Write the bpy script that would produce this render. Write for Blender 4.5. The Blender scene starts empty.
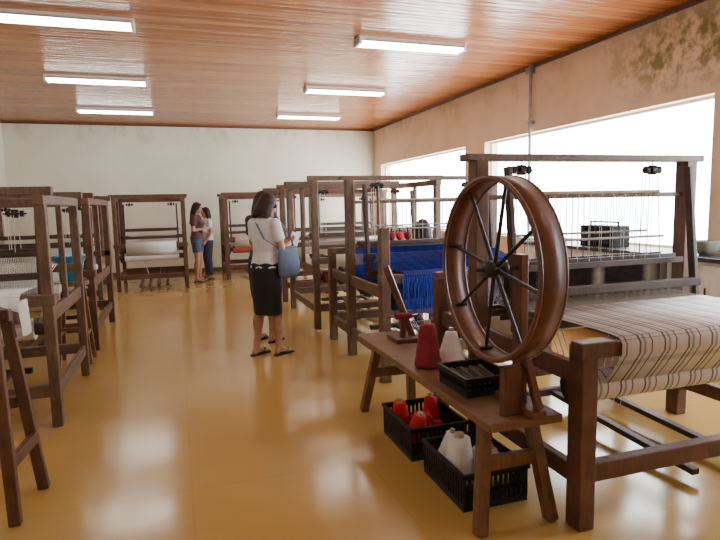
import bpy, math, random
from mathutils import Vector, Matrix
random.seed(7)
scene=bpy.context.scene
COL=scene.collection
# ---------------------------------------------------------------- materials
def new_mat(name):
    m=bpy.data.materials.new(name); m.use_nodes=True
    nt=m.node_tree; b=nt.nodes['Principled BSDF']
    return m,nt,b
def N(nt,t,**kw):
    n=nt.nodes.new(t)
    for k,v in kw.items(): setattr(n,k,v)
    return n
def coords(nt,scale=(1,1,1),kind='Object'):
    tc=N(nt,'ShaderNodeTexCoord'); mp=N(nt,'ShaderNodeMapping'); mp.inputs['Scale'].default_value=scale
    nt.links.new(tc.outputs[kind],mp.inputs['Vector']); return mp.outputs['Vector']
def ramp(nt,fac,stops,interp='LINEAR'):
    r=N(nt,'ShaderNodeValToRGB'); r.color_ramp.interpolation=interp
    e=r.color_ramp.elements
    while len(e)<len(stops): e.new(0.5)
    for i,(p,c) in enumerate(stops):
        e[i].position=p; e[i].color=(c[0],c[1],c[2],1)
    nt.links.new(fac,r.inputs['Fac']); return r.outputs['Color']
def noise(nt,vec,scale,detail=4,rough=.55):
    n=N(nt,'ShaderNodeTexNoise'); n.inputs['Scale'].default_value=scale
    n.inputs['Detail'].default_value=detail; n.inputs['Roughness'].default_value=rough
    nt.links.new(vec,n.inputs['Vector']); return n.outputs['Fac']
def bump(nt,b,h,strength=.3,dist=.01):
    bp=N(nt,'ShaderNodeBump'); bp.inputs['Strength'].default_value=strength; bp.inputs['Distance'].default_value=dist
    nt.links.new(h,bp.inputs['Height']); nt.links.new(bp.outputs['Normal'],b.inputs['Normal'])
def mat_noise(name,c1,c2,scale=(6,6,6),ns=3,rough=.6,bs=.15,metal=0,spec=.5):
    m,nt,b=new_mat(name); v=coords(nt,scale); f=noise(nt,v,ns)
    nt.links.new(ramp(nt,f,[(.3,c1),(.7,c2)]),b.inputs['Base Color'])
    b.inputs['Roughness'].default_value=rough; b.inputs['Metallic'].default_value=metal
    b.inputs['Specular IOR Level'].default_value=spec
    if bs: bump(nt,b,f,bs,.005)
    return m
def wood(name,c1,c2,rough=.5):
    m,nt,b=new_mat(name)
    v=coords(nt,(5,5,5)); f0=noise(nt,v,1.3,3)
    v2=coords(nt,(45,45,7)); f=noise(nt,v2,1.5,6,.65)
    mx=N(nt,'ShaderNodeMath',operation='ADD'); nt.links.new(f0,mx.inputs[0]); nt.links.new(f,mx.inputs[1])
    h=N(nt,'ShaderNodeMath',operation='MULTIPLY'); h.inputs[1].default_value=.5; nt.links.new(mx.outputs[0],h.inputs[0])
    nt.links.new(ramp(nt,h.outputs[0],[(.35,c1),(.65,c2)]),b.inputs['Base Color'])
    b.inputs['Roughness'].default_value=rough; bump(nt,b,f,.25,.004)
    return m
W_DARK=wood('wood_dark_brown',(.025,.014,.010),(.075,.038,.024),.55)
W_RED=wood('wood_red_brown',(.06,.024,.013),(.16,.072,.038))
W_GREY=wood('wood_weathered',(.075,.042,.026),(.19,.115,.072))
W_BENCH=wood('wood_bench',(.10,.048,.022),(.24,.125,.058),.42)
W_RIM=wood('wood_wheel_rim',(.085,.03,.017),(.17,.068,.038),.4)
W_PALE=wood('wood_pale',(.35,.24,.15),(.55,.42,.28))
IRON=mat_noise('dark_iron',(.015,.013,.012),(.04,.035,.03),rough=.45,metal=.4)
STEEL=mat_noise('grey_steel',(.22,.22,.22),(.34,.34,.34),rough=.5,metal=.5)
BLACKP=mat_noise('black_plastic',(.008,.008,.009),(.018,.018,.02),rough=.5,bs=.05,spec=.3)
WHITE_Y=mat_noise('white_yarn',(.74,.73,.70),(.88,.87,.84),(3,3,140),4,.9,.4)
RED_Y=mat_noise('red_yarn',(.5,.010,.015),(.68,.025,.03),(3,3,140),4,.9,.4)
DRED_Y=mat_noise('dark_red_yarn',(.16,.01,.02),(.28,.02,.035),(3,3,140),4,.9,.4)
THREAD=mat_noise('cream_thread',(.64,.62,.57),(.80,.78,.73),rough=.9,bs=0)
DTHREAD=mat_noise('dark_thread',(.02,.018,.02),(.06,.055,.055),rough=.9,bs=0)
CLOTHW=mat_noise('white_cloth',(.62,.62,.60),(.78,.78,.76),(40,40,40),3,.9,.2)
CLOTHC=mat_noise('cyan_cloth',(.06,.42,.55),(.10,.55,.70),(20,20,20),3,.9,.2)
CLOTHR=mat_noise('red_cloth',(.25,.03,.03),(.4,.08,.06),(20,20,20),3,.9,.2)
CORD=mat_noise('cord',(.45,.40,.32),(.6,.55,.45),rough=.9,bs=0)
def fract(nt,sock,k):
    a=N(nt,'ShaderNodeMath',operation='MULTIPLY'); a.inputs[1].default_value=k; nt.links.new(sock,a.inputs[0])
    f=N(nt,'ShaderNodeMath',operation='FRACT'); nt.links.new(a.outputs[0],f.inputs[0]); return f.outputs[0]
def stripe_cloth(name,k,stops,kf=160,cross=None,mf=.5):
    m,nt,b=new_mat(name)
    tc=N(nt,'ShaderNodeTexCoord'); s=N(nt,'ShaderNodeSeparateXYZ'); nt.links.new(tc.outputs['Object'],s.inputs[0])
    c=ramp(nt,fract(nt,s.outputs['X'],k),stops,'CONSTANT')
    f2=fract(nt,s.outputs['X'],kf)
    mx=N(nt,'ShaderNodeMix',data_type='RGBA',blend_type='MULTIPLY'); mx.inputs[0].default_value=mf
    nt.links.new(c,mx.inputs[6]); nt.links.new(ramp(nt,f2,[(0,(.5,.5,.5)),(.5,(1,1,1)),(1,(.5,.5,.5))]),mx.inputs[7])
    out=mx.outputs[2]
    if cross:
        g=ramp(nt,fract(nt,s.outputs['Y'],cross),[(0,(1,1,1)),(.72,(.72,.70,.70)),(.84,(1,1,1))],'CONSTANT')
        mx2=N(nt,'ShaderNodeMix',data_type='RGBA',blend_type='MULTIPLY'); mx2.inputs[0].default_value=.7
        nt.links.new(out,mx2.inputs[6]); nt.links.new(g,mx2.inputs[7]); out=mx2.outputs[2]
    nt.links.new(out,b.inputs['Base Color']); b.inputs['Roughness'].default_value=.9
    bump(nt,b,f2,.5,.002); return m
STRIPE=stripe_cloth('striped_cloth',7,[(0,(.84,.86,.90)),(.24,(.18,.17,.19)),(.32,(.84,.86,.90)),(.42,(.40,.42,.48)),(.52,(.84,.86,.90)),(.72,(.26,.17,.17)),(.78,(.84,.86,.90))],160,7,.2)
BLUE_Y=stripe_cloth('blue_yarn',23,[(0,(.012,.035,.36)),(.3,(.02,.075,.58)),(.5,(.008,.02,.22)),(.65,(.015,.055,.45)),(.85,(.03,.10,.62))],90)
# room mats
def wall_mat(name,base,dark,moss=None,grime=.5):
    m,nt,b=new_mat(name)
    v=coords(nt,(1,1,1)); f=noise(nt,v,1.1,8,.62)
    c=ramp(nt,f,[(.30,dark),(.5,base),(.7,tuple(min(1,x*1.05) for x in base))])
    out=c
    tc=N(nt,'ShaderNodeTexCoord'); s=N(nt,'ShaderNodeSeparateXYZ'); nt.links.new(tc.outputs['Object'],s.inputs[0])
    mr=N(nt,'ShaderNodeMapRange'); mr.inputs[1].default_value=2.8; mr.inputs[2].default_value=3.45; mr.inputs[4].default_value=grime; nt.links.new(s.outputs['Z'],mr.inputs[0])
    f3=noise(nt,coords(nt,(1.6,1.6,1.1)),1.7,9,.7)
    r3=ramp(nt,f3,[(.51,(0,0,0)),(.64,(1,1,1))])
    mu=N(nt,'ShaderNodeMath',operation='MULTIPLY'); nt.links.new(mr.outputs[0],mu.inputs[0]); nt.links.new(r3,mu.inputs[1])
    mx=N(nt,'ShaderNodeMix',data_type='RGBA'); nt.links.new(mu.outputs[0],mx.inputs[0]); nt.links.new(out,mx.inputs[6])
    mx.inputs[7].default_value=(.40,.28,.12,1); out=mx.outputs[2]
    if moss:
        d=N(nt,'ShaderNodeVectorMath',operation='DISTANCE'); 
        mp=coords(nt,(1,.6,1.4)); nt.links.new(mp,d.inputs[0]); d.inputs[1].default_value=(moss[0],moss[1]*.6,moss[2]*1.4)
        mr2=N(nt,'ShaderNodeMapRange'); mr2.inputs[1].default_value=.75; mr2.inputs[2].default_value=.25; nt.links.new(d.outputs['Value'],mr2.inputs[0])
        f4=noise(nt,coords(nt,(3,3,3)),1.8,8,.7); r4=ramp(nt,f4,[(.42,(0,0,0)),(.56,(1,1,1))])
        mu2=N(nt,'ShaderNodeMath',operation='MULTIPLY'); nt.links.new(mr2.outputs[0],mu2.inputs[0]); nt.links.new(r4,mu2.inputs[1])
        mx2=N(nt,'ShaderNodeMix',data_type='RGBA'); nt.links.new(mu2.outputs[0],mx2.inputs[0]); nt.links.new(out,mx2.inputs[6])
        mx2.inputs[7].default_value=(.19,.18,.06,1); out=mx2.outputs[2]
    nt.links.new(out,b.inputs['Base Color']); b.inputs['Roughness'].default_value=.75
    bump(nt,b,f,.10,.01); return m
WALL=wall_mat('plaster_cream',(.70,.68,.56),(.66,.63,.50),grime=.5)
WALLR=wall_mat('plaster_peach',(.68,.52,.38),(.59,.43,.29),(4.92,4.5,3.0),.75)
def ceil_mat():
    m,nt,b=new_mat('varnished_planks')
    tc=N(nt,'ShaderNodeTexCoord'); s=N(nt,'ShaderNodeSeparateXYZ'); nt.links.new(tc.outputs['Object'],s.inputs[0])
    a=N(nt,'ShaderNodeMath',operation='MULTIPLY'); a.inputs[1].default_value=10; nt.links.new(s.outputs['Y'],a.inputs[0])
    fl=N(nt,'ShaderNodeMath',operation='FLOOR'); nt.links.new(a.outputs[0],fl.inputs[0])
    fr=N(nt,'ShaderNodeMath',operation='FRACT'); nt.links.new(a.outputs[0],fr.inputs[0])
    wn=N(nt,'ShaderNodeTexWhiteNoise',noise_dimensions='1D'); nt.links.new(fl.outputs[0],wn.inputs['W'])
    g=noise(nt,coords(nt,(1.2,30,1)),1.5,6,.6)
    ad=N(nt,'ShaderNodeMath',operation='ADD'); nt.links.new(wn.outputs['Value'],ad.inputs[0]); nt.links.new(g,ad.inputs[1])
    hf=N(nt,'ShaderNodeMath',operation='MULTIPLY'); hf.inputs[1].default_value=.5; nt.links.new(ad.outputs[0],hf.inputs[0])
    c=ramp(nt,hf.outputs[0],[(.15,(.32,.09,.022)),(.5,(.44,.15,.042)),(.85,(.58,.24,.085))])
    gr=ramp(nt,fr.outputs[0],[(0,(.2,.2,.2)),(.07,(1,1,1)),(.93,(1,1,1)),(1,(.2,.2,.2))])
    mx=N(nt,'ShaderNodeMix',data_type='RGBA',blend_type='MULTIPLY'); mx.inputs[0].default_value=1
    nt.links.new(c,mx.inputs[6]); nt.links.new(gr,mx.inputs[7]); nt.links.new(mx.outputs[2],b.inputs['Base Color'])
    b.inputs['Roughness'].default_value=.18
    w=noise(nt,coords(nt,(.9,10,1)),1.2,3)
    ad2=N(nt,'ShaderNodeMath',operation='MULTIPLY_ADD'); ad2.inputs[1].default_value=.35; nt.links.new(gr,ad2.inputs[0]); nt.links.new(w,ad2.inputs[2])
    bump(nt,b,ad2.outputs[0],.6,.016); return m
CEIL=ceil_mat()
def floor_mat():
    m,nt,b=new_mat('ochre_polished_floor')
    v=coords(nt,(1,1,1)); f=noise(nt,v,.5,4,.5); f2=noise(nt,v,3,5,.55)
    c=ramp(nt,f,[(.3,(.42,.255,.068)),(.55,(.47,.295,.085)),(.75,(.52,.34,.115))])
    tc=N(nt,'ShaderNodeTexCoord'); s=N(nt,'ShaderNodeSeparateXYZ'); nt.links.new(tc.outputs['Object'],s.inputs[0])
    out=c
    for ax in('X','Y'):
        g=ramp(nt,fract(nt,s.outputs[ax],1.0),[(0,(.80,.78,.74)),(.006,(1,1,1)),(.994,(1,1,1)),(1,(.80,.78,.74))])
        mx=N(nt,'ShaderNodeMix',data_type='RGBA',blend_type='MULTIPLY'); mx.inputs[0].default_value=.6
        nt.links.new(out,mx.inputs[6]); nt.links.new(g,mx.inputs[7]); out=mx.outputs[2]
    nt.links.new(out,b.inputs['Base Color'])
    nt.links.new(ramp(nt,f2,[(.3,(.13,.13,.13)),(.7,(.20,.20,.20))]),b.inputs['Roughness'])
    b.inputs['Specular IOR Level'].default_value=.6
    bump(nt,b,f2,.06,.01); return m
FLOOR=floor_mat()
TRIMW=mat_noise('white_paint',(.7,.7,.68),(.8,.8,.78),rough=.5,bs=.05)
DARKTRIM=mat_noise('dark_trim',(.10,.04,.02),(.16,.07,.035),rough=.5)
COUNTER=mat_noise('dark_counter',(.02,.02,.022),(.05,.05,.055),rough=.4)
def emis(name,c,s):
    m,nt,b=new_mat(name); b.inputs['Emission Color'].default_value=(*c,1); b.inputs['Emission Strength'].default_value=s
    v=coords(nt,(1,1,1)); f=noise(nt,v,2); nt.links.new(ramp(nt,f,[(0,(.9,.9,.9)),(1,(1,1,1))]),b.inputs['Base Color']); return m
TUBE=emis('fluorescent_tube',(1,.97,.9),24)
# ---------------------------------------------------------------- mesh builder
class MB:
    def __init__(s): s.v=[];s.f=[];s.m=[];s.s=[]
    def add(s,vs,fs,mi=0,sm=False):
        o=len(s.v); s.v+= [tuple(p) for p in vs]
        for f in fs: s.f.append(tuple(i+o for i in f)); s.m.append(mi); s.s.append(sm)
    def box(s,x0,x1,y0,y1,z0,z1,mi=0):
        vs=[(x,y,z) for x in(x0,x1) for y in(y0,y1) for z in(z0,z1)]
        s.add(vs,[(0,1,3,2),(4,6,7,5),(0,4,5,1),(2,3,7,6),(0,2,6,4),(1,5,7,3)],mi)
    def beam(s,p0,p1,w,h,mi=0,up=(0,0,1)):
        p0=Vector(p0);p1=Vector(p1);d=(p1-p0).normalized(); up=Vector(up)
        if abs(d.dot(up))>.95: up=Vector((0,1,0))
        a=d.cross(up).normalized()*w/2; b=a.cross(d).normalized()*h/2
        vs=[p+sa*a+sb*b for p in(p0,p1) for sa,sb in((-1,-1),(1,-1),(1,1),(-1,1))]
        s.add(vs,[(3,2,1,0),(4,5,6,7),(0,1,5,4),(1,2,6,5),(2,3,7,6),(3,0,4,7)],mi)
    def frame(s,p0,p1):
        d=(p1-p0).normalized(); up=Vector((0,0,1)) if abs(d.z)<.9 else Vector((0,1,0))
        u=d.cross(up).normalized(); v=u.cross(d).normalized(); return d,u,v
    def cyl(s,p0,p1,r0,r1=None,n=14,mi=0,cap=True):
        if r1 is None:r1=r0
        p0=Vector(p0);p1=Vector(p1);d,u,v=s.frame(p0,p1)
        vs=[]
        for p,r in((p0,r0),(p1,r1)):
            for i in range(n):
                a=2*math.pi*i/n; vs.append(p+u*math.cos(a)*r+v*math.sin(a)*r)
        s.add(vs,[(i,(i+1)%n,n+(i+1)%n,n+i) for i in range(n)],mi,True)
        if cap:
            s.add(vs[:n],[tuple(range(n))[::-1]],mi); s.add(vs[n:],[tuple(range(n))],mi)
    def lathe(s,o,prof,axis=(0,0,1),n=24,mi=0,closed=False):
        o=Vector(o);ax=Vector(axis).normalized(); d,u,v=s.frame(o,o+ax)
        vs=[]
        for r,z in prof:
            for i in range(n):
                a=2*math.pi*i/n; vs.append(o+ax*z+u*math.cos(a)*r+v*math.sin(a)*r)
        k=len(prof); fs=[]
        for j in range(k if closed else k-1):
            j2=(j+1)%k
            for i in range(n): fs.append((j*n+i,j*n+(i+1)%n,j2*n+(i+1)%n,j2*n+i))
        if not closed:
            fs.append(tuple(range(n))[::-1]); fs.append(tuple((k-1)*n+i for i in range(n)))
        s.add(vs,fs,mi,True)
    def rings(s,rs,n=24,mi=0,fold=0,nf=9,cap=True):
        vs=[]
        for j,(z,cx,cy,rx,ry) in enumerate(rs):
            for i in range(n):
                a=2*math.pi*i/n; k=1+fold*(j/len(rs))*math.cos(nf*a)
                vs.append((cx+rx*k*math.cos(a),cy+ry*k*math.sin(a),z))
        fs=[(j*n+i,j*n+(i+1)%n,(j+1)*n+(i+1)%n,(j+1)*n+i) for j in range(len(rs)-1) for i in range(n)]
        if cap: fs.append(tuple(range(n))[::-1]); fs.append(tuple((len(rs)-1)*n+i for i in range(n)))
        s.add(vs,fs,mi,True)
    def caps(s,p0,p1,r0,r1,flat=1,fd=None,n=12,mi=0,M=None):
        p0=Vector(p0);p1=Vector(p1);d,u,v=s.frame(p0,p1)
        if fd is not None:
            v=(Vector(fd)-d*Vector(fd).dot(d)).normalized(); u=v.cross(d).normalized()
        L=(p1-p0).length; pr=[]
        for k in range(5): 
            a=math.pi/2*k/5; pr.append((r0*math.sin(a)+1e-4,-r0*math.cos(a)))
        pr+=[(r0,0),((r0+r1)/2,L/2),(r1,L)]
        for k in range(1,6):
            a=math.pi/2*k/5; pr.append((r1*math.cos(a)+1e-4,L+r1*math.sin(a)))
        vs=[]
        for r,z in pr:
            for i in range(n):
                a=2*math.pi*i/n; vs.append(p0+d*z+u*math.cos(a)*r+v*math.sin(a)*r*flat)
        if M: vs=[M@q for q in vs]
        k=len(pr)
        fs=[(j*n+i,j*n+(i+1)%n,(j+1)*n+(i+1)%n,(j+1)*n+i) for j in range(k-1) for i in range(n)]
        fs+=[tuple(range(n))[::-1],tuple((k-1)*n+i for i in range(n))]
        s.add(vs,fs,mi,True)
    def ell(s,c,r,M=None,mi=0,n=16,deform=None):
        c=Vector(c); vs=[]
        for j in range(n+1):
            t=math.pi*j/n
            for i in range(n):
                a=2*math.pi*i/n
                q=Vector((math.sin(t)*math.cos(a)*r[0],math.sin(t)*math.sin(a)*r[1],math.cos(t)*r[2]))
                if j==0 or j==n: q+=Vector((math.cos(a),math.sin(a),0))*1e-4
                if deform: q=deform(q)
                q=c+q
                vs.append(M@q if M else q)
        fs=[(j*n+i,(j+1)*n+i,(j+1)*n+(i+1)%n,j*n+(i+1)%n) for j in range(n) for i in range(n)]
        fs+=[tuple(range(n)),tuple(n*n+i for i in range(n))[::-1]]
        s.add(vs,fs,mi,True)
    def thread(s,pts,w=.003,mi=0):
        pts=[Vector(p) for p in pts]
        for a,b in zip(pts,pts[1:]):
            d,u,v=s.frame(a,b); tri=[u*w,(-u*.5+v*.87)*w,(-u*.5-v*.87)*w]
            vs=[a+t for t in tri]+[b+t for t in tri]
            s.add(vs,[(0,1,4,3),(1,2,5,4),(2,0,3,5)],mi)
    def sheet(s,path,x0,x1,th=.004,mi=0,nx=1,wav=0):
        top=[];k=len(path)
        for i in range(nx+1):
            x=x0+(x1-x0)*i/nx
            for j,(y,z) in enumerate(path):
                top.append((x,y+wav*math.sin(i*1.7+j),z+(wav*1.5*math.sin(i*2.3) if wav and j==k-1 else 0)))
        fs=[(i*k+j,(i+1)*k+j,(i+1)*k+j+1,i*k+j+1) for i in range(nx) for j in range(k-1)]
        s.add(top,fs,mi,True)
    def build(s,name,mats,parent=None,bev=0,solid=0,mods=None):
        me=bpy.data.meshes.new(name); me.from_pydata(s.v,[],s.f); 
        for m in mats: me.materials.append(m)
        me.polygons.foreach_set('material_index',s.m); me.polygons.foreach_set('use_smooth',s.s); me.update()
        o=bpy.data.objects.new(name,me); COL.objects.link(o)
        if parent: o.parent=parent
        if solid:
            q=o.modifiers.new('s','SOLIDIFY'); q.thickness=solid
        if bev:
            q=o.modifiers.new('b','BEVEL'); q.width=bev; q.segments=2; q.limit_method='ANGLE'; q.angle_limit=math.radians(40)
        return o
def empty(name,loc=(0,0,0),rz=0,parent=None):
    e=bpy.data.objects.new(name,None); e.empty_display_size=.2; e.location=loc; e.rotation_euler=(0,0,rz); COL.objects.link(e)
    if parent: e.parent=parent
    return e
# ---------------------------------------------------------------- room
XL,XR,YB,YF,ZC=-3.4,4.92,13.8,-2.5,3.42
b=MB(); b.box(XL-.2,XR+.3,YF-.2,YB+.2,-.15,0); b.build('floor',[FLOOR])
b=MB(); b.box(XL-.2,XR+.3,YF-.2,YB+.2,ZC,ZC+.15); b.build('ceiling',[CEIL])
b=MB(); b.box(XL-.2,XR+.3,YB,YB+.2,0,ZC); b.build('wall_back',[WALL])
b=MB(); b.box(XL-.2,XL,YF,YB,0,ZC); b.build('wall_left',[WALL])
b=MB(); b.box(XL-.2,XR+.3,YF-.2,YF,0,ZC); b.build('wall_front',[WALLR])
ZS,ZT=.97,2.49
wins=[(9.0,13.3),(4.15,8.34),(.9,3.5)]
b=MB(); b.box(XR,XR+.25,YF,YB,0,ZS); b.box(XR,XR+.25,YF,YB,ZT,ZC)
for y0,y1 in[(YF,.9),(3.5,4.15),(8.34,9.0),(13.3,YB)]: b.box(XR,XR+.25,y0,y1,ZS,ZT)
b.build('wall_right',[WALLR])
for i,(y0,y1) in enumerate(wins):
    b=MB(); x0,x1=XR+.12,XR+.15; t=.03
    b.box(x0,x1,y0,y1,ZS,ZS+t); b.box(x0,x1,y0,y1,ZT-t,ZT); b.box(x0,x1,y0,y0+t,ZS+t,ZT-t); b.box(x0,x1,y1-t,y1,ZS+t,ZT-t)
    b.build('window_%d'%(i+1),[TRIMW],bev=.004)
    L=bpy.data.lights.new('portal','AREA'); L.shape='RECTANGLE'; L.size=ZT-ZS; L.size_y=y1-y0; L.cycles.is_portal=True
    o=bpy.data.objects.new('window_portal_light',L); COL.objects.link(o); o.location=(XR+.2,(y0+y1)/2,(ZS+ZT)/2); o.rotation_euler=(0,math.pi/2,0)
b=MB(); b.box(XL,XR,YB-.03,YB,ZC-.05,ZC); b.build('trim_1',[DARKTRIM])
b=MB(); b.box(XR-.03,XR,YF,YB-.03,ZC-.05,ZC); b.build('trim_2',[DARKTRIM])
b=MB(); b.box(XL,XL+.03,YF,YB-.03,ZC-.05,ZC); b.build('trim_3',[DARKTRIM])
b=MB(); b.box(XL,XR,YB-.02,YB,0,.09); b.build('baseboard_back',[DARKTRIM],bev=.004)
b=MB(); b.box(XR-.02,XR,YF,YB-.02,0,.09); b.build('baseboard_right',[DARKTRIM],bev=.004)
b=MB(); b.box(XL,XL+.02,YF,YB-.02,0,.09); b.build('baseboard_left',[DARKTRIM],bev=.004)
# fluorescent fixtures
for x in(2.77,-.98):
    for y in(.9,3.65,6.4,9.15,11.85):
        e=empty('fluorescent_ceiling_light',(x,y,ZC))
        b=MB(); b.box(-.68,.68,-.1,.1,-.03,0)
        b.add([(-.66,-.1,-.03),(.66,-.1,-.03),(.66,-.13,-.06),(-.66,-.13,-.06)],[(0,1,2,3)]); b.add([(-.66,.1,-.03),(-.66,.13,-.06),(.66,.13,-.06),(.66,.1,-.03)],[(0,1,2,3)])
        b.box(-.68,-.65,-.12,.12,-.085,-.02); b.box(.65,.68,-.12,.12,-.085,-.02)
        b.build('housing',[TRIMW],e)
        b=MB()
        for dy in(-.06,.06): b.cyl((-.65,dy,-.065),(.65,dy,-.065),.022,n=12)
        b.build('tubes',[TUBE],e)
# wall pipe
e=empty('wall_pipe',(XR-.06,7.0,0)); b=MB(); b.cyl((0,0,.97),(0,0,ZC),.022); b.box(-.02,.06,-.02,.10,ZC-.12,ZC-.04)
b.box(-.02,.06,-.03,.03,2.6,2.64); b.build('pipe',[STEEL],e)
# ---------------------------------------------------------------- loom
def loom(x0,x1,yf,yc,yb,hf=.86,hc=1.76,hb=1.0,hfp=None,wd=W_GREY,wd2=W_DARK,clothm=THREAD,warpm=THREAD,hedm=THREAD,rollm=CLOTHW,full=False,nt=90,detail=1,w=.085,breast=None,hed=(.92,1.1),name='floor_loom',hw_t=.002,topm=None,ww=None,ntr=4):
    e=empty(name,((x0+x1)/2,yf,0)); ox=(x0+x1)/2; hw=(x1-x0)/2; oy=yf
    yc-=oy; yb-=oy; br=breast or hf
    if hfp is None: hfp=hf
    b=MB()
    for sx in(-1,1):
        x=sx*hw
        b.beam((x,0,0),(x,0,hc if full else hfp),w,w*1.15)
        if not full: b.beam((x,yc,0),(x,yc,hc),w,w*1.15)
        b.beam((x,yb,0),(x,yb,hc if full else hb),w,w)
        b.beam((x,w/2,.24),(x,yb-w/2,.24),w*.55,.09)
        b.beam((x,w/2,br-.14),(x,yb-w/2,br-.14),w*.5,.10)
        if full:
            b.beam((x,-.06,hc+.03),(x,yb+.06,hc+.03),w,.07)
            b.beam((x,yc,br-.1),(x,yc,hc),w*.6,w*.7)
    b.beam((-hw+w/2,0,.26),(hw-w/2,0,.26),.06,.09)
    b.beam((-hw+w/2,yb,.26),(hw-w/2,yb,.26),.06,.09)
    b.beam((-hw-.05,-.01,br-.02),(hw+.05,-.01,br-.02),.08,.075)
    b.beam((-hw-.04,yb,(hb if not full else br+.08)),(hw+.04,yb,(hb if not full else br+.08)),.07,.07)
    if full:
        for y in(0,yb): b.beam((-hw-.08,y,hc+.09),(hw+.08,y,hc+.09),.07,.06)
        b.beam((-hw,yc,hc+.02),(hw,yc,hc+.02),.08,.07)
    else:
        b.beam((-hw-.1,yc,hc+.012),(hw+.1,yc,hc+.012),.10,.04,1 if topm else 0)
        b.beam((-hw+w/2,yc,hc-.22),(hw-w/2,yc,hc-.22),.025,.03,1 if topm else 0)
    b.build('frame',[wd,topm or wd],e,bev=.006)
    b=MB()
    b.cyl((-hw+.03,.12,br-.24),(hw-.03,.12,br-.24),.045,n=16,mi=0); b.cyl((-hw+.12,.12,br-.24),(hw-.12,.12,br-.24),.075,n=20,mi=1)
    b.cyl((-hw+.03,yb-.16,br-.16),(hw-.03,yb-.16,br-.16),.045,n=16,mi=0); b.cyl((-hw+.12,yb-.16,br-.16),(hw-.12,yb-.16,br-.16),.11,n=24,mi=2)
    for y,z in((.12,br-.24),(yb-.16,br-.16)):
        b.cyl((-hw+.045,y,z),(-hw+.07,y,z),.10,n=12,mi=3)
    b.build('rollers',[wd2,rollm,warpm,IRON],e)
    b=MB(); ybt=yc-.22 if not full else yc-.25
    hp=hc-.03
    for sx in(-1,1): b.beam((sx*(hw-.12),ybt+.1,hp-.02),(sx*(hw-.12),ybt,br-.06),.03,.05)
    b.beam((-hw+.1,ybt,br-.07),(hw-.1,ybt,br-.07),.05,.07)
    b.beam((-hw+.1,ybt,br+.11),(hw-.1,ybt,br+.11),.045,.05)
    b.build('beater',[wd2],e,bev=.004)
    b=MB(); nr=int(nt*1.2)
    for i in range(nr+1):
        x=-hw+.16+(2*hw-.32)*i/nr; b.thread([(x,ybt,br-.04),(x,ybt,br+.09)],.0012)
    b.build('reed',[STEEL],e)
    b=MB(); h0,h1=hed; sh=[yc-.09,yc-.03,yc+.03,yc+.09]
    for k,y in enumerate(sh):
        dz=.02*(k%2)
        b.beam((-hw+.1,y,h1+dz),(hw-.1,y,h1+dz),.018,.035); b.beam((-hw+.1,y,h0-.1+dz),(hw-.1,y,h0-.1+dz),.018,.035)
    b.build('harness_shafts',[wd2],e,bev=.002)
    b=MB(); nh=nt
    for k,y in enumerate(sh[::1 if detail else 3]):
        dz=.02*(k%2)
        for i in range(nh):
            x=-hw+.16+(2*hw-.32)*(i+.25*k)/nh; b.thread([(x,y,h0-.1+dz),(x,y,h1+dz)],hw_t)
    b.build('heddles',[hedm],e)
    b=MB()
    for fx in(-.55,.55):
        x=fx*hw*1.15
        b.cyl((x-.02,yc,hc-.06),(x+.02,yc,hc-.06),.032,n=16,mi=1)
        b.cyl((x-.06,yc,hc-.06),(x-.035,yc,hc-.06),.024,n=16,mi=1); b.cyl((x+.035,yc,hc-.06),(x+.06,yc,hc-.06),.024,n=16,mi=1)
        b.cyl((x-.08,yc,hc-.06),(x+.08,yc,hc-.06),.006,n=8,mi=1)
        b.thread([(x,yc-.045,hc-.07),(x,sh[0],h1+.02)],.003); b.thread([(x,yc+.045,hc-.07),(x,sh[3],h1+.02)],.003)
        b.thread([(x-.05,yc-.03,hc-.07),(x-.05,sh[1],h1+.02)],.003); b.thread([(x,yc,hc),(x,yc,hc-.07)],.004)
        b.thread([(x-.05,yc+.03,hc-.07),(x-.05,sh[2],h1+.02)],.003)
        for y in sh: b.thread([(x*.6,y,h0-.1),(x*.25,y-.1,.2)],.0025)
    if detail:
        for k,y in enumerate((yc-.07,yc+.07)):
            b.cyl((-hw+.3,y,hc-.2-.02*k),(hw-.3,y,hc-.2-.02*k),.010,n=10,mi=2)
            b.cyl((-hw+.25,y,h1+.16+.03*k),(hw-.25,y,h1+.16+.03*k),.008,n=10,mi=4)
            for i in range(21):
                x=-hw+.35+(2*hw-.7)*i/20+.02*k; b.thread([(x,y,hc-.2-.02*k),(x,y,h1+.02)],.0022,mi=0 if i%2 else 3)
    b.build('cords_and_pulleys',[CORD,IRON,W_PALE,DTHREAD,STEEL],e)
    b=MB()
    for i in range(ntr):
        x=-.24+i*.16 if ntr>2 else .05+i*.34; b.beam((x,.12,.06+.015*(i%2)),(x,yb-.05,.12),.05,.035)
    b.beam((-hw*.5,yb-.1,.12),(hw*.5,yb-.1,.12),.05,.05)
    b.build('treadles',[wd2],e,bev=.004)
    b=MB()
    for i in range(nt+1):
        x=-hw+.16+(2*hw-.32)*i/nt; s=.018 if i%2 else -.018
        b.thread([(x,ybt-.12,br+.03),(x,yc,br+.03+s),(x,yb-.02,(hb if not full else br+.08)+.04),(x,yb-.03+.05,br-.1)],ww or (.0016 if nt>60 else .003))
    b.build('warp_threads',[warpm],e)
    b=MB(); path=[(ybt-.08,br+.03),(.1,br+.032),(.02,br+.03),(-.035,br+.025),(-.056,br),(-.056,br-.05),(.0,br-.14),(.05,br-.21)]
    b.sheet(path,-hw+.16,hw-.16)
    b.build('woven_cloth',[clothm],e,solid=.004)
    return e
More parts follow.
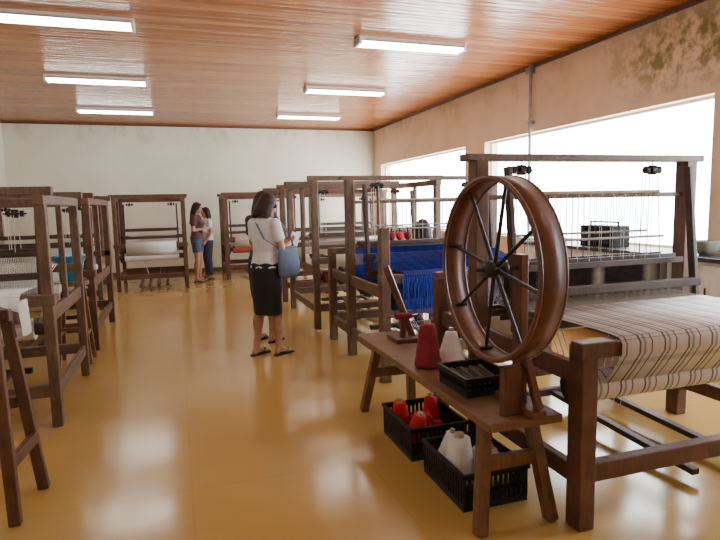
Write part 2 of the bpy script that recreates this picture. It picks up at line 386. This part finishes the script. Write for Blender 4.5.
# right row
R=loom(1.70,3.28,2.02,2.95,3.45,hf=.86,hc=1.75,hb=1.0,wd=W_RED,wd2=W_DARK,clothm=STRIPE,hedm=DTHREAD,nt=150,rollm=STRIPE,topm=W_GREY,ntr=2)
M2=loom(1.62,3.22,4.35,5.3,6.0,hf=.90,hc=1.75,hb=1.0,hfp=1.31,breast=.90,wd=W_GREY,clothm=BLUE_Y,warpm=BLUE_Y,hedm=BLUE_Y,rollm=BLUE_Y,nt=130,hed=(.72,1.10),hw_t=.0026,w=.08,ww=.003)
b=MB()
for i in range(110):
    x=-.66+1.32*i/109; dz=random.uniform(-.06,.04)
    b.thread([(x,-.058,.90),(x+.004,-.072+random.uniform(-.006,.006),.8),(x-.004,-.07+random.uniform(-.012,.012),.64),(x,-.06,.56+dz)],.0034)
    b.thread([(x,.05,.935),(x,.35,.97),(x,.66,1.04)],.003)
b.build('hanging_blue_warp',[BLUE_Y],M2)
b=MB()
for i in range(4):
    x=-.50+i*.085; b.ell((x,.80,1.19),(.038,.035,.042),n=12,mi=1 if i!=2 else 0); b.cyl((x,.80,1.15),(x,.80,1.27),.010,n=8,mi=2)
b.beam((-.65,.80,1.14),(.1,.80,1.14),.06,.02,mi=2)
b.build('red_bobbin_rack',[RED_Y,DRED_Y,W_DARK],M2)
loom(1.58,3.2,6.6,7.3,8.1,hc=1.74,full=True,wd=W_GREY,nt=80,detail=0,rollm=CLOTHR,w=.075)
loom(1.58,3.2,8.75,9.4,10.2,hc=1.72,full=True,wd=W_RED,nt=40,detail=0,w=.075)
loom(.98,2.4,12.0,12.6,13.2,hc=1.7,full=True,wd=W_RED,nt=36,detail=0,rollm=CLOTHR)
loom(2.75,4.2,11.2,11.9,12.6,hc=1.7,full=True,wd=W_GREY,nt=36,detail=0)
# left row
loom(-2.5,-.87,4.29,4.9,5.56,hc=1.55,full=True,wd=W_GREY,nt=110,detail=0,breast=.92,w=.068,hw_t=.0035,ww=.0035,hed=(.92,1.18))
L3=loom(-2.5,-.90,6.53,7.3,8.14,hc=1.57,full=True,wd=W_RED,nt=80,detail=0,clothm=CLOTHW,rollm=CLOTHC,w=.07,hw_t=.004,ww=.004)
loom(-2.75,-1.15,9.2,9.8,10.6,hc=1.6,full=True,wd=W_GREY,nt=60,detail=0,w=.07,hw_t=.004,ww=.004)
loom(-1.07,.13,11.1,11.7,12.4,hc=1.66,full=True,wd=W_RED,nt=50,detail=0,clothm=CLOTHW,rollm=CLOTHW,w=.07,ww=.004)
# stool with blue bucket between the left looms
e=empty('wooden_stool',(-1.02,6.08,0)); b=MB(); b.cyl((0,0,.78),(0,0,.82),.16,n=28)
for sx in(-1,1):
    for sy in(-1,1): b.beam((sx*.09,sy*.09,.78),(sx*.14,sy*.14,0),.035,.035)
for sx in(-1,1): b.beam((sx*.122,-.122,.3),(sx*.122,.122,.3),.025,.03); b.beam((-.122,sx*.122,.36),(.122,sx*.122,.36),.025,.03)
b.build('stool_frame',[W_BENCH],e,bev=.003)
e=empty('plastic_bucket',(-1.02,6.08,.821)); b=MB()
b.lathe((0,0,0),[(.10,0),(.135,.24),(.145,.24),(.145,.255),(.13,.255),(.097,.012)],n=32)
for i in range(14):
    a=math.pi*i/14; c=math.pi*(i+1)/14
    b.cyl((.145*math.cos(a),-.14*math.sin(a)*.5,.235+.0-.10*math.sin(a)),(.145*math.cos(c),-.14*math.sin(c)*.5-.0,.235-.10*math.sin(c)),.004,n=6,mi=1)
BK_P=mat_noise('blue_plastic',(.03,.33,.55),(.05,.42,.65),rough=.35,bs=0)
b.build('bucket',[BK_P,STEEL],e)
# near left warping frame
e=empty('warping_frame',(-.82,2.95,0)); b=MB()
for y0,h in((0,1.12),(.36,.98)):
    for x in(0,-1.2):
        b.beam((x+.05*(y0>0),y0,0),(x-.02-.03*(y0>0),y0-.03*(y0>0),h),.055,.045)
    b.beam((-.035,y0,.5),(-1.165,y0,.5),.04,.06)
b.beam((-.0,.025,.30),(.03,.335,.30),.035,.06); b.beam((-1.2,.025,.30),(-1.17,.335,.30),.035,.06)
b.beam((-.02,-.12,1.08),(-.04,.5,.92),.05,.06); b.beam((-1.22,-.12,1.08),(-1.24,.5,.92),.05,.06)
b.beam((.06,0,1.03),(-1.3,0,1.03),.05,.05)
for i in range(7): b.cyl((-.12-i*.15,0,1.05),(-.12-i*.15,0,1.2),.012,n=10)
b.build('frame',[W_RED],e,bev=.005)
b=MB()
for i in range(16): b.thread([(.02+.004*(i%4),.30+i*.008,1.04),(.03+.004*(i%4),.32+i*.006,.86),(-.03,.33+i*.006,.84),(-.05,.30+i*.008,1.0)],.005)
b.build('skein',[WHITE_Y],e)
# brake weight on near loom
b=MB()
b.thread([(.58,-.06,.83),(.58,-.06,.36)],.003)
b.cyl((.58,-.06,.30),(.58,-.015-.1,.30),.055,n=20,mi=1)
b.build('brake_weight',[CORD,W_DARK],R)
# ---------------------------------------------------------------- bench
e=empty('work_bench',(1.43,2.05,0)); b=MB()
b.box(-.19,.19,0,1.88,.50,.54)
for y,dy in((.16,-.1),(1.62,.1)):
    b.beam((-.12,y,.50),(-.2,y+dy,0),.055,.06); b.beam((.12,y,.50),(.18,y+dy,0),.055,.06)
    b.beam((-.15,y+dy*.35,.3),(.15,y+dy*.35,.3),.03,.07)
b.build('bench_frame',[W_BENCH],e,bev=.006)
# ---------------------------------------------------------------- spinning wheel
e=empty('spinning_wheel',(1.345,2.18,1.205)); SW=e; b=MB()
Rr=.41; b.lathe((-.055,0,0),[(Rr,0),(Rr,.12),(Rr-.014,.12),(Rr-.014,0)],(1,0,0),n=72,closed=True)
b.lathe((-.058,0,0),[(Rr+.003,0),(Rr+.003,.010),(Rr-.018,.010),(Rr-.018,0)],(1,0,0),n=72,closed=True)
b.lathe((.055,0,0),[(Rr+.003,0),(Rr+.003,.010),(Rr-.018,.010),(Rr-.018,0)],(1,0,0),n=72,closed=True)
b.build('rim_band',[W_RIM],e)
b=MB()
for i in range(8):
    a=2*math.pi*i/8+.2; c,s=math.cos(a),math.sin(a)
    b.cyl((-.005,c*.03,s*.03),(-.0,c*(Rr-.012),s*(Rr-.012)),.010,.008,n=10)
    b.box(-.03,.03,c*(Rr-.022)-.008,c*(Rr-.022)+.008,s*(Rr-.022)-.008,s*(Rr-.022)+.008)
b.lathe((-.06,0,0),[(.015,0),(.035,.01),(.04,.035),(.03,.05),(.03,.08),(.04,.095),(.035,.11),(.015,.12)],(1,0,0),n=20)
b.cyl((-.1,0,0),(.17,0,0),.010,n=12)
b.build('spokes_and_hub',[IRON],e)
b=MB()
b.beam((.13,0,-.665),(.13,0,.06),.04,.07,up=(0,1,0)); b.beam((.13,-.16,-.645),(.13,.16,-.645),.07,.04)
b.beam((.13,-.15,-.62),(.13,-.02,-.35),.03,.04)
b.box(.01,.10,-.07,-.02,-.665,-.44)
b.build('stand',[W_RIM],e,bev=.005)
b=MB(); ox=Vector((1.50-1.345,3.62-2.18,.54-1.205))
def P(x,y,z): return tuple(ox+Vector((x,y,z)))
b.beam(P(-.1,0,.015),P(.1,0,.015),.2,.03); b.beam(P(.06,0,.02),P(-.1,.1,.52),.03,.045); b.beam(P(-.03,-.03,.02),P(-.03,-.03,.2),.035,.035)
b.cyl(P(-.14,-.03,.18),P(.1,-.03,.18),.006,mi=1); b.cyl(P(-.08,-.03,.18),P(.04,-.03,.18),.022,mi=2)
b.thread([(1.42-1.345,3.59-2.18,.73-1.205),(.015,.72,-.005),(0,.17,.385)],.0012)
b.build('spindle_stand_and_cord',[W_RIM,IRON,DRED_Y],e,bev=.003)
# cones
def cone(loc,m,h=.17,r=.062,rt=.03,tilt=(0,0,0),name='yarn_cone',parent=None):
    e=empty(name,loc,parent=parent); e.rotation_euler=tilt
    b=MB(); pr=[(r*.8,0),(r,.012)]
    for i in range(1,9):
        t=i/9; pr.append((r+(rt-r)*t+.0015*(i%2),.012+(h-.03)*t))
    pr+=[(rt,h-.015),(rt*.55,h-.01)]
    b.lathe((0,0,0),pr,n=28); b.cyl((0,0,h-.015),(0,0,h+.012),rt*.5,rt*.4,n=16,mi=1)
    b.build('yarn',[m,W_PALE],e)
cone((1.545,3.0,.541),WHITE_Y,.20,.085,.035); cone((1.37,2.96,.541),DRED_Y,.27,.08,.045)
# crates
def crate(loc,sx,sy,h,rz=0,name='plastic_crate'):
    e=empty(name,loc,rz); b=MB(); t=.008
    b.box(-sx/2,sx/2,-sy/2,sy/2,0,.012)
    for z0,z1 in((0.012,.035),(h*.45,h*.45+.018),(h-.03,h)):
        b.box(-sx/2,sx/2,-sy/2,-sy/2+t,z0,z1); b.box(-sx/2,sx/2,sy/2-t,sy/2,z0,z1)
        b.box(-sx/2,-sx/2+t,-sy/2+t,sy/2-t,z0,z1); b.box(sx/2-t,sx/2,-sy/2+t,sy/2-t,z0,z1)
    for n,axis in((int(sx/.028),0),(int(sy/.028),1)):
        for i in range(n+1):
            for sg in(-1,1):
                if axis==0:
                    x=-sx/2+.006+(sx-.012)*i/n; y=sg*(sy/2-t/2); b.box(x-.008,x+.008,y-t/2,y+t/2,.03,h-.02)
                else:
                    y=-sy/2+.006+(sy-.012)*i/n; x=sg*(sx/2-t/2); b.box(x-t/2,x+t/2,y-.008,y+.008,.03,h-.02)
    b.box(-sx/2-.01,sx/2+.01,-sy/2-.01,-sy/2,h-.02,h); b.box(-sx/2-.01,sx/2+.01,sy/2,sy/2+.01,h-.02,h)
    b.box(-sx/2-.01,-sx/2,-sy/2,sy/2,h-.02,h); b.box(sx/2,sx/2+.01,-sy/2,sy/2,h-.02,h)
    b.build('lattice',[BLACKP],e); return e
c1=crate((1.43,2.53,0),.36,.46,.19); c2=crate((1.41,3.12,0),.36,.46,.20); tray=crate((1.44,2.53,.541),.26,.30,.10,name='plastic_tray')
cone((-.09,-.02,.05),WHITE_Y,.25,.085,.055,parent=c1,name='cone_1'); cone((.07,-.06,.03),WHITE_Y,.20,.075,.035,parent=c1,name='cone_2')
cone((.08,.10,.09),WHITE_Y,.16,.07,.03,(1.2,.2,.4),parent=c1,name='cone_3'); cone((-.08,.16,.06),WHITE_Y,.21,.065,.03,(.2,.1,0),parent=c1,name='cone_4'); cone((.06,-.16,.08),WHITE_Y,.15,.055,.03,(.5,.3,1.2),parent=c1,name='cone_5')
cone((-.10,-.1,.06),RED_Y,.19,.065,.04,(.2,.1,0),parent=c2,name='cone_1'); cone((.08,.06,.07),RED_Y,.20,.065,.04,(-.2,.1,0),parent=c2,name='cone_2'); cone((-.10,.12,.06),RED_Y,.20,.065,.04,(.1,-.1,0),parent=c2,name='cone_3')
b=MB()
for i in range(15):
    x,y,z=random.uniform(-.1,.1),random.uniform(-.15,.15),random.uniform(.06,.17)
    b.ell((x,y,z),(.06,.05,.045),mi=0 if i%4 else 1)
    for k in range(5):
        a=random.uniform(0,6.28); pts=[(x+.063*math.cos(a+t)*math.cos(k),y+.053*math.sin(a+t),z+.05*math.sin(t+k)) for t in [j*.6 for j in range(11)]]
        b.thread(pts,.003,mi=0)
b.build('red_skeins',[RED_Y,DRED_Y],c2)
b=MB()
for i in range(7): b.cyl((-.09+.03*i,-.11,.04+.01*(i%2)),(-.08+.028*i,.11,.07-.01*(i%2)),.014,mi=i%2)
b.build('bobbins',[W_DARK,DTHREAD],tray)
# ---------------------------------------------------------------- counter, box, bowl
e=empty('side_counter',(4.68,4.6,0)); b=MB(); b.box(-.24,.24,-1.5,2.0,.93,.97,0); b.box(-.2,.22,-1.45,1.95,.08,.93,1); b.box(-.17,.22,-1.45,1.95,0,.08,0)
for i in range(5): b.box(-.215,-.2,-1.43+i*.68,-.79+i*.68,.12,.9,1); b.cyl((-.235,-.85+i*.68,.6),(-.235,-.85+i*.68,.7),.008,mi=0)
b.build('cabinet',[COUNTER,TRIMW],e,bev=.004)
e=empty('cassette_radio',(4.7,5.3,.97)); b=MB(); b.box(-.11,.11,-.27,.27,0,.24)
for y in(-.16,.16): b.cyl((-.11,y,.11),(-.125,y,.11),.075,n=24,mi=1)
b.box(-.12,-.11,-.07,.07,.05,.16,1); b.beam((0,-.22,.28),(0,.22,.28),.02,.02); b.beam((0,-.22,.23),(0,-.22,.29),.02,.02); b.beam((0,.22,.23),(0,.22,.29),.02,.02)
RADIO=mat_noise('radio_black',(.004,.004,.005),(.009,.009,.010),rough=.7,bs=0,spec=.15)
b.build('body',[RADIO,BLACKP],e,bev=.006)
POT=mat_noise('pot_grey_green',(.16,.18,.13),(.26,.28,.2),rough=.6)
e=empty('ceramic_bowl',(4.68,3.95,.97)); b=MB(); b.lathe((0,0,0),[(.06,0),(.10,.05),(.12,.12),(.12,.135),(.112,.135),(.10,.07),(.05,.02)],n=28)
b.build('bowl',[POT],e)
# ---------------------------------------------------------------- people
SKIN=mat_noise('skin',(.36,.18,.11),(.44,.23,.15),rough=.5,bs=0); SKIN.node_tree.nodes['Principled BSDF'].inputs['Subsurface Weight'].default_value=.05
HAIRD=mat_noise('hair_dark_brown',(.008,.005,.004),(.028,.014,.009),(60,60,6),3,.55,.6,spec=.3)
HAIRB=mat_noise('hair_brown',(.014,.007,.004),(.045,.022,.012),(60,60,6),3,.6,.6,spec=.25)
def cloth(n,c): return mat_noise(n,tuple(x*.8 for x in c),c,(8,8,8),2,.85,.3)
EYEW=mat_noise('eye_white',(.7,.7,.7),(.8,.8,.8),bs=0,rough=.2); LIP=mat_noise('lips',(.35,.10,.09),(.4,.13,.11),bs=0)
def remesh(o,vox,sm=6):
    q=o.modifiers.new('r','REMESH'); q.mode='VOXEL'; q.voxel_size=vox; q.use_smooth_shade=True
    q=o.modifiers.new('sm','SMOOTH'); q.iterations=sm; q.factor=.5
def hand(b,w,f,n,side,curl=.5):
    f=Vector(f).normalized(); n=Vector(n); n=(n-f*n.dot(f)).normalized(); s=f.cross(n).normalized()*side
    b.caps(w+f*.01,w+f*.07,.026,.036,.42,n,12)
    for k,(o,L) in enumerate([(.027,.068),(.009,.078),(-.009,.072),(-.026,.056)]):
        p=w+f*.078+s*o; d=f.copy()
        for j,(l,r) in enumerate([(L*.45,.0085),(L*.32,.0078),(L*.25,.007)]):
            c=curl*(.6+.5*j); d2=(d*math.cos(c)+n*math.sin(c)).normalized()
            q=p+d2*l; b.caps(p,q,r,r*.93,n=8); p=q; d=d2
    p=w+f*.025+s*.024; d=(f*.7+s*.7+n*.25).normalized(); q=p+d*.04; b.caps(p,q,.0115,.009,n=8); d=(f*.95+s*.1+n*.5).normalized(); b.caps(q,q+d*.033,.009,.0075,n=8)
def person(name,loc,face_deg,H=1.62,arms=None,head_yaw=0,head_pitch=0,top=None,bottom=None,bkind='skirt',hem=.42,hair=HAIRD,hairlen=.2,vox=.006,shoes=None,stride=.0,sleeve=.6,curl=.5,seated=False):
    e=empty(name,loc,math.radians(face_deg-90)); k=H/1.62; e.scale=(k,k,k)
    b=MB(); tors=[(.78,0,0,.12,.08),(.82,0,-.005,.155,.105),(.90,0,-.008,.162,.112),(.98,0,0,.138,.10),(1.06,0,.002,.12,.088),(1.14,0,.006,.128,.094),(1.22,0,.008,.145,.102),(1.30,0,.002,.155,.095),(1.355,0,-.004,.135,.078),(1.395,0,-.006,.075,.06),(1.42,0,-.006,.052,.052),(1.48,0,.002,.048,.05)]
    b.rings(tors,n=28)
    for sx in(-1,1): b.ell((sx*.065,.085,1.21),(.055,.045,.055))
    sh={}
    legs={}
    for sx in(-1,1):
        st=stride*sx; hip=Vector((sx*.083,0,.84)); kn=Vector((sx*.085,.015+st*.6,.46)); an=Vector((sx*.09,-.02+st,.085))
        if seated: kn=Vector((sx*.095,.36,.835)); an=Vector((sx*.10,.33,.455))
        legs[sx]=(hip,kn,an)
        b.caps(hip,kn,.088,.054,n=16); b.caps(kn,an,.052,.033,n=16)
        cf=kn.lerp(an,.32)+Vector((0,-.018,0)); b.ell(cf,(.05,.052,.11))
        heel=an+Vector((0,-.025,-.045)); toe=an+Vector((sx*.015,.12,-.055))
        b.caps(an,heel,.034,.032,n=12); b.caps(heel,toe,.03,.036,.55,(0,0,1),12); b.caps(an+Vector((0,.01,-.01)),toe,.03,.024,.7,(0,0,1),12)
        for t in range(5):
            q=toe+Vector((sx*(-.028+.014*t),.02-.006*t,-.004)); b.caps(q,q+Vector((0,.03,-.003)),.011 if t==0 else .008,.009 if t==0 else .007,n=8)
    for sx in(-1,1):
        S=Vector((sx*.158,-.005,1.335)); E=Vector(arms[sx][0]); Wr=Vector(arms[sx][1]); b.caps(S,E,.047,.036,n=14); b.caps(E,Wr,.037,.023,n=14)
        hand(b,Wr,Wr-E if len(arms[sx])<4 else arms[sx][3],arms[sx][2],(1 if len(arms[sx])<5 else arms[sx][4]),curl); sh[sx]=(S,E)
    piv=Vector((0,0,1.44)); M=Matrix.Translation(piv)@Matrix.Rotation(head_yaw,4,'Z')@Matrix.Rotation(-head_pitch,4,'X')@Matrix.Translation(-piv)
    hc=Vector((0,.02,1.525))
    def df(q):
        if q.z<-.02:
            t=min(1,(-q.z-.02)/.09); q.x*=1-.38*t; 
            if q.y>0: q.y*=1-.05*t
            else: q.y*=1-.45*t
        return q
    b.ell(hc,(.073,.092,.112),M,n=24,deform=df)
    b.caps(hc+Vector((0,.082,.01)),hc+Vector((0,.104,-.022)),.008,.013,n=10,M=M)
    b.caps(hc+Vector((-.04,.078,.03)),hc+Vector((.04,.078,.03)),.012,.012,n=8,M=M)
    b.ell(hc+Vector((0,.078,-.085)),(.025,.018,.018),M,n=10)
    for sx in(-1,1): b.ell(hc+Vector((sx*.073,-.005,-.005)),(.009,.02,.031),M,n=10)
    o=b.build('body',[SKIN],e); remesh(o,vox)
    b=MB()
    for sx in(-1,1):
        b.ell(hc+Vector((sx*.03,.079,.008)),(.013,.009,.008),M,n=10); b.ell(hc+Vector((sx*.03,.0865,.008)),(.006,.004,.006),M,mi=1,n=8)
        b.caps(hc+Vector((sx*.018,.093,.032)),hc+Vector((sx*.045,.083,.033)),.004,.003,n=6,mi=1,M=M)
    b.ell(hc+Vector((0,.088,-.052)),(.022,.008,.008),M,mi=2,n=10)
    b.build('face_features',[EYEW,HAIRD,LIP],e)
    b=MB(); b.ell(hc+Vector((0,-.018,.022)),(.086,.096,.108),M,n=20); b.ell(hc+Vector((0,-.045,-.03)),(.082,.07,.1),M,n=16)
    for i in range(22):
        a=math.radians(165+210*i/21)
        x=.078*math.cos(a); y=.075*math.sin(a)-.02
        p0=hc+Vector((x,y,.03)); p1=hc+Vector((x*1.12,y*1.1-.01,-.09)); p2=hc+Vector((x*1.1+random.uniform(-.01,.01),y*1.1-.015,-.09-hairlen*random.uniform(.85,1.05)))
        b.caps(p0,p1,.02,.021,n=8,M=M); b.caps(p1,p2,.02,.010,n=8,M=M)
    for sx in(-1,1): b.caps(hc+Vector((0,.06,.098)),hc+Vector((sx*.078,.045,.0)),.016,.014,n=8,M=M)
    o=b.build('hair',[hair],e); remesh(o,.007,4)
    b=MB(); g=.013
    tr=[(.90,0,-.008,.178,.128)]+[(z,cx,cy,rx+g+.008*(z<1.2),ry+g+.006*(z<1.2)) for z,cx,cy,rx,ry in tors if .93<z<1.40]
    b.rings(tr,n=28)
    for sx in(-1,1):
        b.ell((sx*.065,.088,1.21),(.066,.054,.065)); S,E=sh[sx]; b.caps(S,S.lerp(E,sleeve*.9),.058,.052,n=14)
        q=S.lerp(E,sleeve); b.cyl(S.lerp(E,.2),q,.056,.060,n=16)
    o=b.build('shirt',[top],e); remesh(o,.009,3)
    b=MB()
    if bkind=='skirt':
        rs=[(.99,0,0,.150,.112),(.93,0,-.006,.172,.125),(.85,0,-.008,.180,.130),(.72,0,-.005,.176,.130),(.58,0,0,.168,.128),(hem+.02,0,.005,.160,.128),(hem,0,.005,.158,.126)]
        b.rings(rs,n=40,fold=.05,nf=7,cap=False); b.build('skirt',[bottom],e,solid=-.006)
    else:
        b.rings([(.99,0,0,.148,.11),(.90,0,-.008,.173,.123),(.80,0,-.005,.165,.118),(.76,0,0,.12,.08)][::-1],n=28)
        for sx in(-1,1):
            hip,kn,an=legs[sx]
            if hem>.4: b.cyl(hip,hip.lerp(kn,(.84-hem)/.38),.098,.085,n=18)
            else: b.caps(hip,kn,.097,.068,n=16); b.cyl(kn,kn.lerp(an,min(.97,(.46-hem)/.375)),.066,.058,n=16)
        o=b.build('trousers',[bottom],e); remesh(o,.009,3)
    if shoes:
        b=MB()
        for sx in(-1,1):
            an=legs[sx][2]; z0=an.z-.084
            outl=[(-.03,-.06),(-.036,.0),(-.032,.06),(-.045,.12),(-.04,.165),(0,.19),(.04,.165),(.046,.12),(.034,.06),(.034,0),(.03,-.06),(0,-.075)]
            vs=[(an.x+sx*.008+x,an.y+y,z0) for x,y in outl]+[(an.x+sx*.008+x,an.y+y,z0+.013) for x,y in outl]; n=12
            b.add(vs,[tuple(range(n)),tuple(range(2*n-1,n-1,-1))]+[(i,n+i,n+(i+1)%n,(i+1)%n) for i in range(n)])
            for sg in(-1,1): b.caps((an.x+sx*.008,an.y+.15,z0+.03),(an.x+sx*.008+sg*.04,an.y+.04,z0+.02),.005,.006,n=8); b.caps((an.x+sx*.008+sg*.012,an.y+.12,z0+.055),(an.x+sx*.008+sg*.042,an.y+.05,z0+.018),.006,.006,n=8)
        b.build('sandals',[shoes],e)
    return e
WT=cloth('white_tshirt',(.74,.74,.77)); BK=cloth('black_fabric',(.012,.012,.015)); GB=cloth('grey_blue_bag',(.10,.14,.22)); JN=cloth('denim',(.05,.075,.13)); MR=cloth('maroon_top',(.08,.03,.035)); GY=cloth('dark_top',(.05,.04,.045))
wA=person('woman_standing',(.83,5.62,0),35,1.62,arms={1:((.20,.03,1.08),(.10,.25,1.13),(-.6,0,.8)),-1:((-.20,.04,1.08),(-.06,.27,1.12),(.6,0,.8),(.3,1,.1),-1)},head_yaw=-.15,head_pitch=.35,top=WT,bottom=BK,hem=.43,hair=HAIRB,hairlen=.05,shoes=BK,stride=.07)
b=MB(); b.rings([(.80,.215,.10,.03,.10),(.83,.22,.10,.055,.135),(.95,.222,.10,.06,.145),(1.06,.215,.10,.045,.13),(1.11,.205,.10,.02,.11)],n=28)
b.build('shoulder_bag',[GB],wA)
b=MB(); pts=[(.20,.20,1.09),(.19,.14,1.25),(.12,.11,1.34),(.02,.07,1.405),(-.06,.02,1.41),(-.06,-.06,1.385),(.02,-.115,1.32),(.12,-.13,1.2),(.2,-.02,1.1),(.205,.02,1.08)]
for p,q in zip(pts,pts[1:]): b.caps(p,q,.012,.012,.4,n=8)
b.build('bag_strap',[GB],wA)
b=MB(); b.beam((.03,.37,1.10),(.03,.42,1.22),.12,.006,up=(1,0,0)); b.build('leaflet',[WT],wA)
person('woman_standing',(.895,6.22,0),45,1.65,arms={1:((.19,.06,1.08),(.08,.25,1.03),(-1,0,0)),-1:((-.19,.06,1.08),(-.06,.25,1.03),(1,0,0),(0,1,-.2),-1)},head_pitch=.15,top=GY,bottom=BK,hem=.5,hair=HAIRD,hairlen=.08,shoes=BK,vox=.007)
person('woman_standing',(.38,11.95,0),-20,1.60,arms={1:((.21,.0,1.08),(.03,.17,1.10),(0,-1,0)),-1:((-.21,.02,1.08),(-.02,.18,1.05),(0,-1,0),(1,.1,.1),-1)},head_pitch=.15,top=MR,bottom=JN,bkind='shorts',hem=.62,hair=HAIRD,hairlen=.24,shoes=BK,vox=.008)
person('woman_standing',(.60,12.35,0),200,1.50,arms={1:((.21,.0,1.08),(.18,.14,.92),(-1,0,0)),-1:((-.21,.0,1.08),(-.18,.1,.9),(1,0,0),(0,.6,-.8),-1)},top=WT,bottom=JN,bkind='trousers',hem=.1,hair=HAIRD,hairlen=.2,shoes=BK,vox=.008)
# seated weaver at the loom behind the blue one
person('woman_weaver_seated',(2.82,6.19,-.37),90,1.66,arms={1:((.21,.10,1.12),(.12,.33,1.24),(0,0,-1)),-1:((-.21,.10,1.12),(-.12,.33,1.24),(0,0,-1),(0,1,.1),-1)},head_pitch=.15,top=GY,bottom=JN,bkind='trousers',hem=.12,hair=HAIRD,hairlen=.06,shoes=BK,vox=.008,seated=True)
e=empty('weaver_bench',(2.4,6.17,0)); b=MB(); b.box(-.6,.6,-.10,.07,.345,.38)
for x in(-.52,.52):
    for y in(-.075,.045): b.beam((x,y,0),(x,y,.345),.045,.045)
    b.beam((x,-.055,.15),(x,.025,.15),.03,.04)
b.build('bench_frame',[W_BENCH],e,bev=.004)
# ---------------------------------------------------------------- world & camera
w=bpy.data.worlds.new('world'); scene.world=w; w.use_nodes=True; nt=w.node_tree; bg=nt.nodes['Background']
bg.inputs['Color'].default_value=(.91,.955,1,1); bg.inputs['Strength'].default_value=19
cam=bpy.data.cameras.new('camera'); cam.lens=28; cam.sensor_width=36; co=bpy.data.objects.new('camera',cam); COL.objects.link(co)
co.matrix_world=Matrix.Translation((0,0,1.5))@Matrix.Rotation(math.radians(-17.96),4,'Z')@Matrix.Rotation(math.radians(90-6.6),4,'X')@Matrix.Rotation(math.radians(-1.2),4,'Z')
cam.clip_start=.05
scene.camera=co
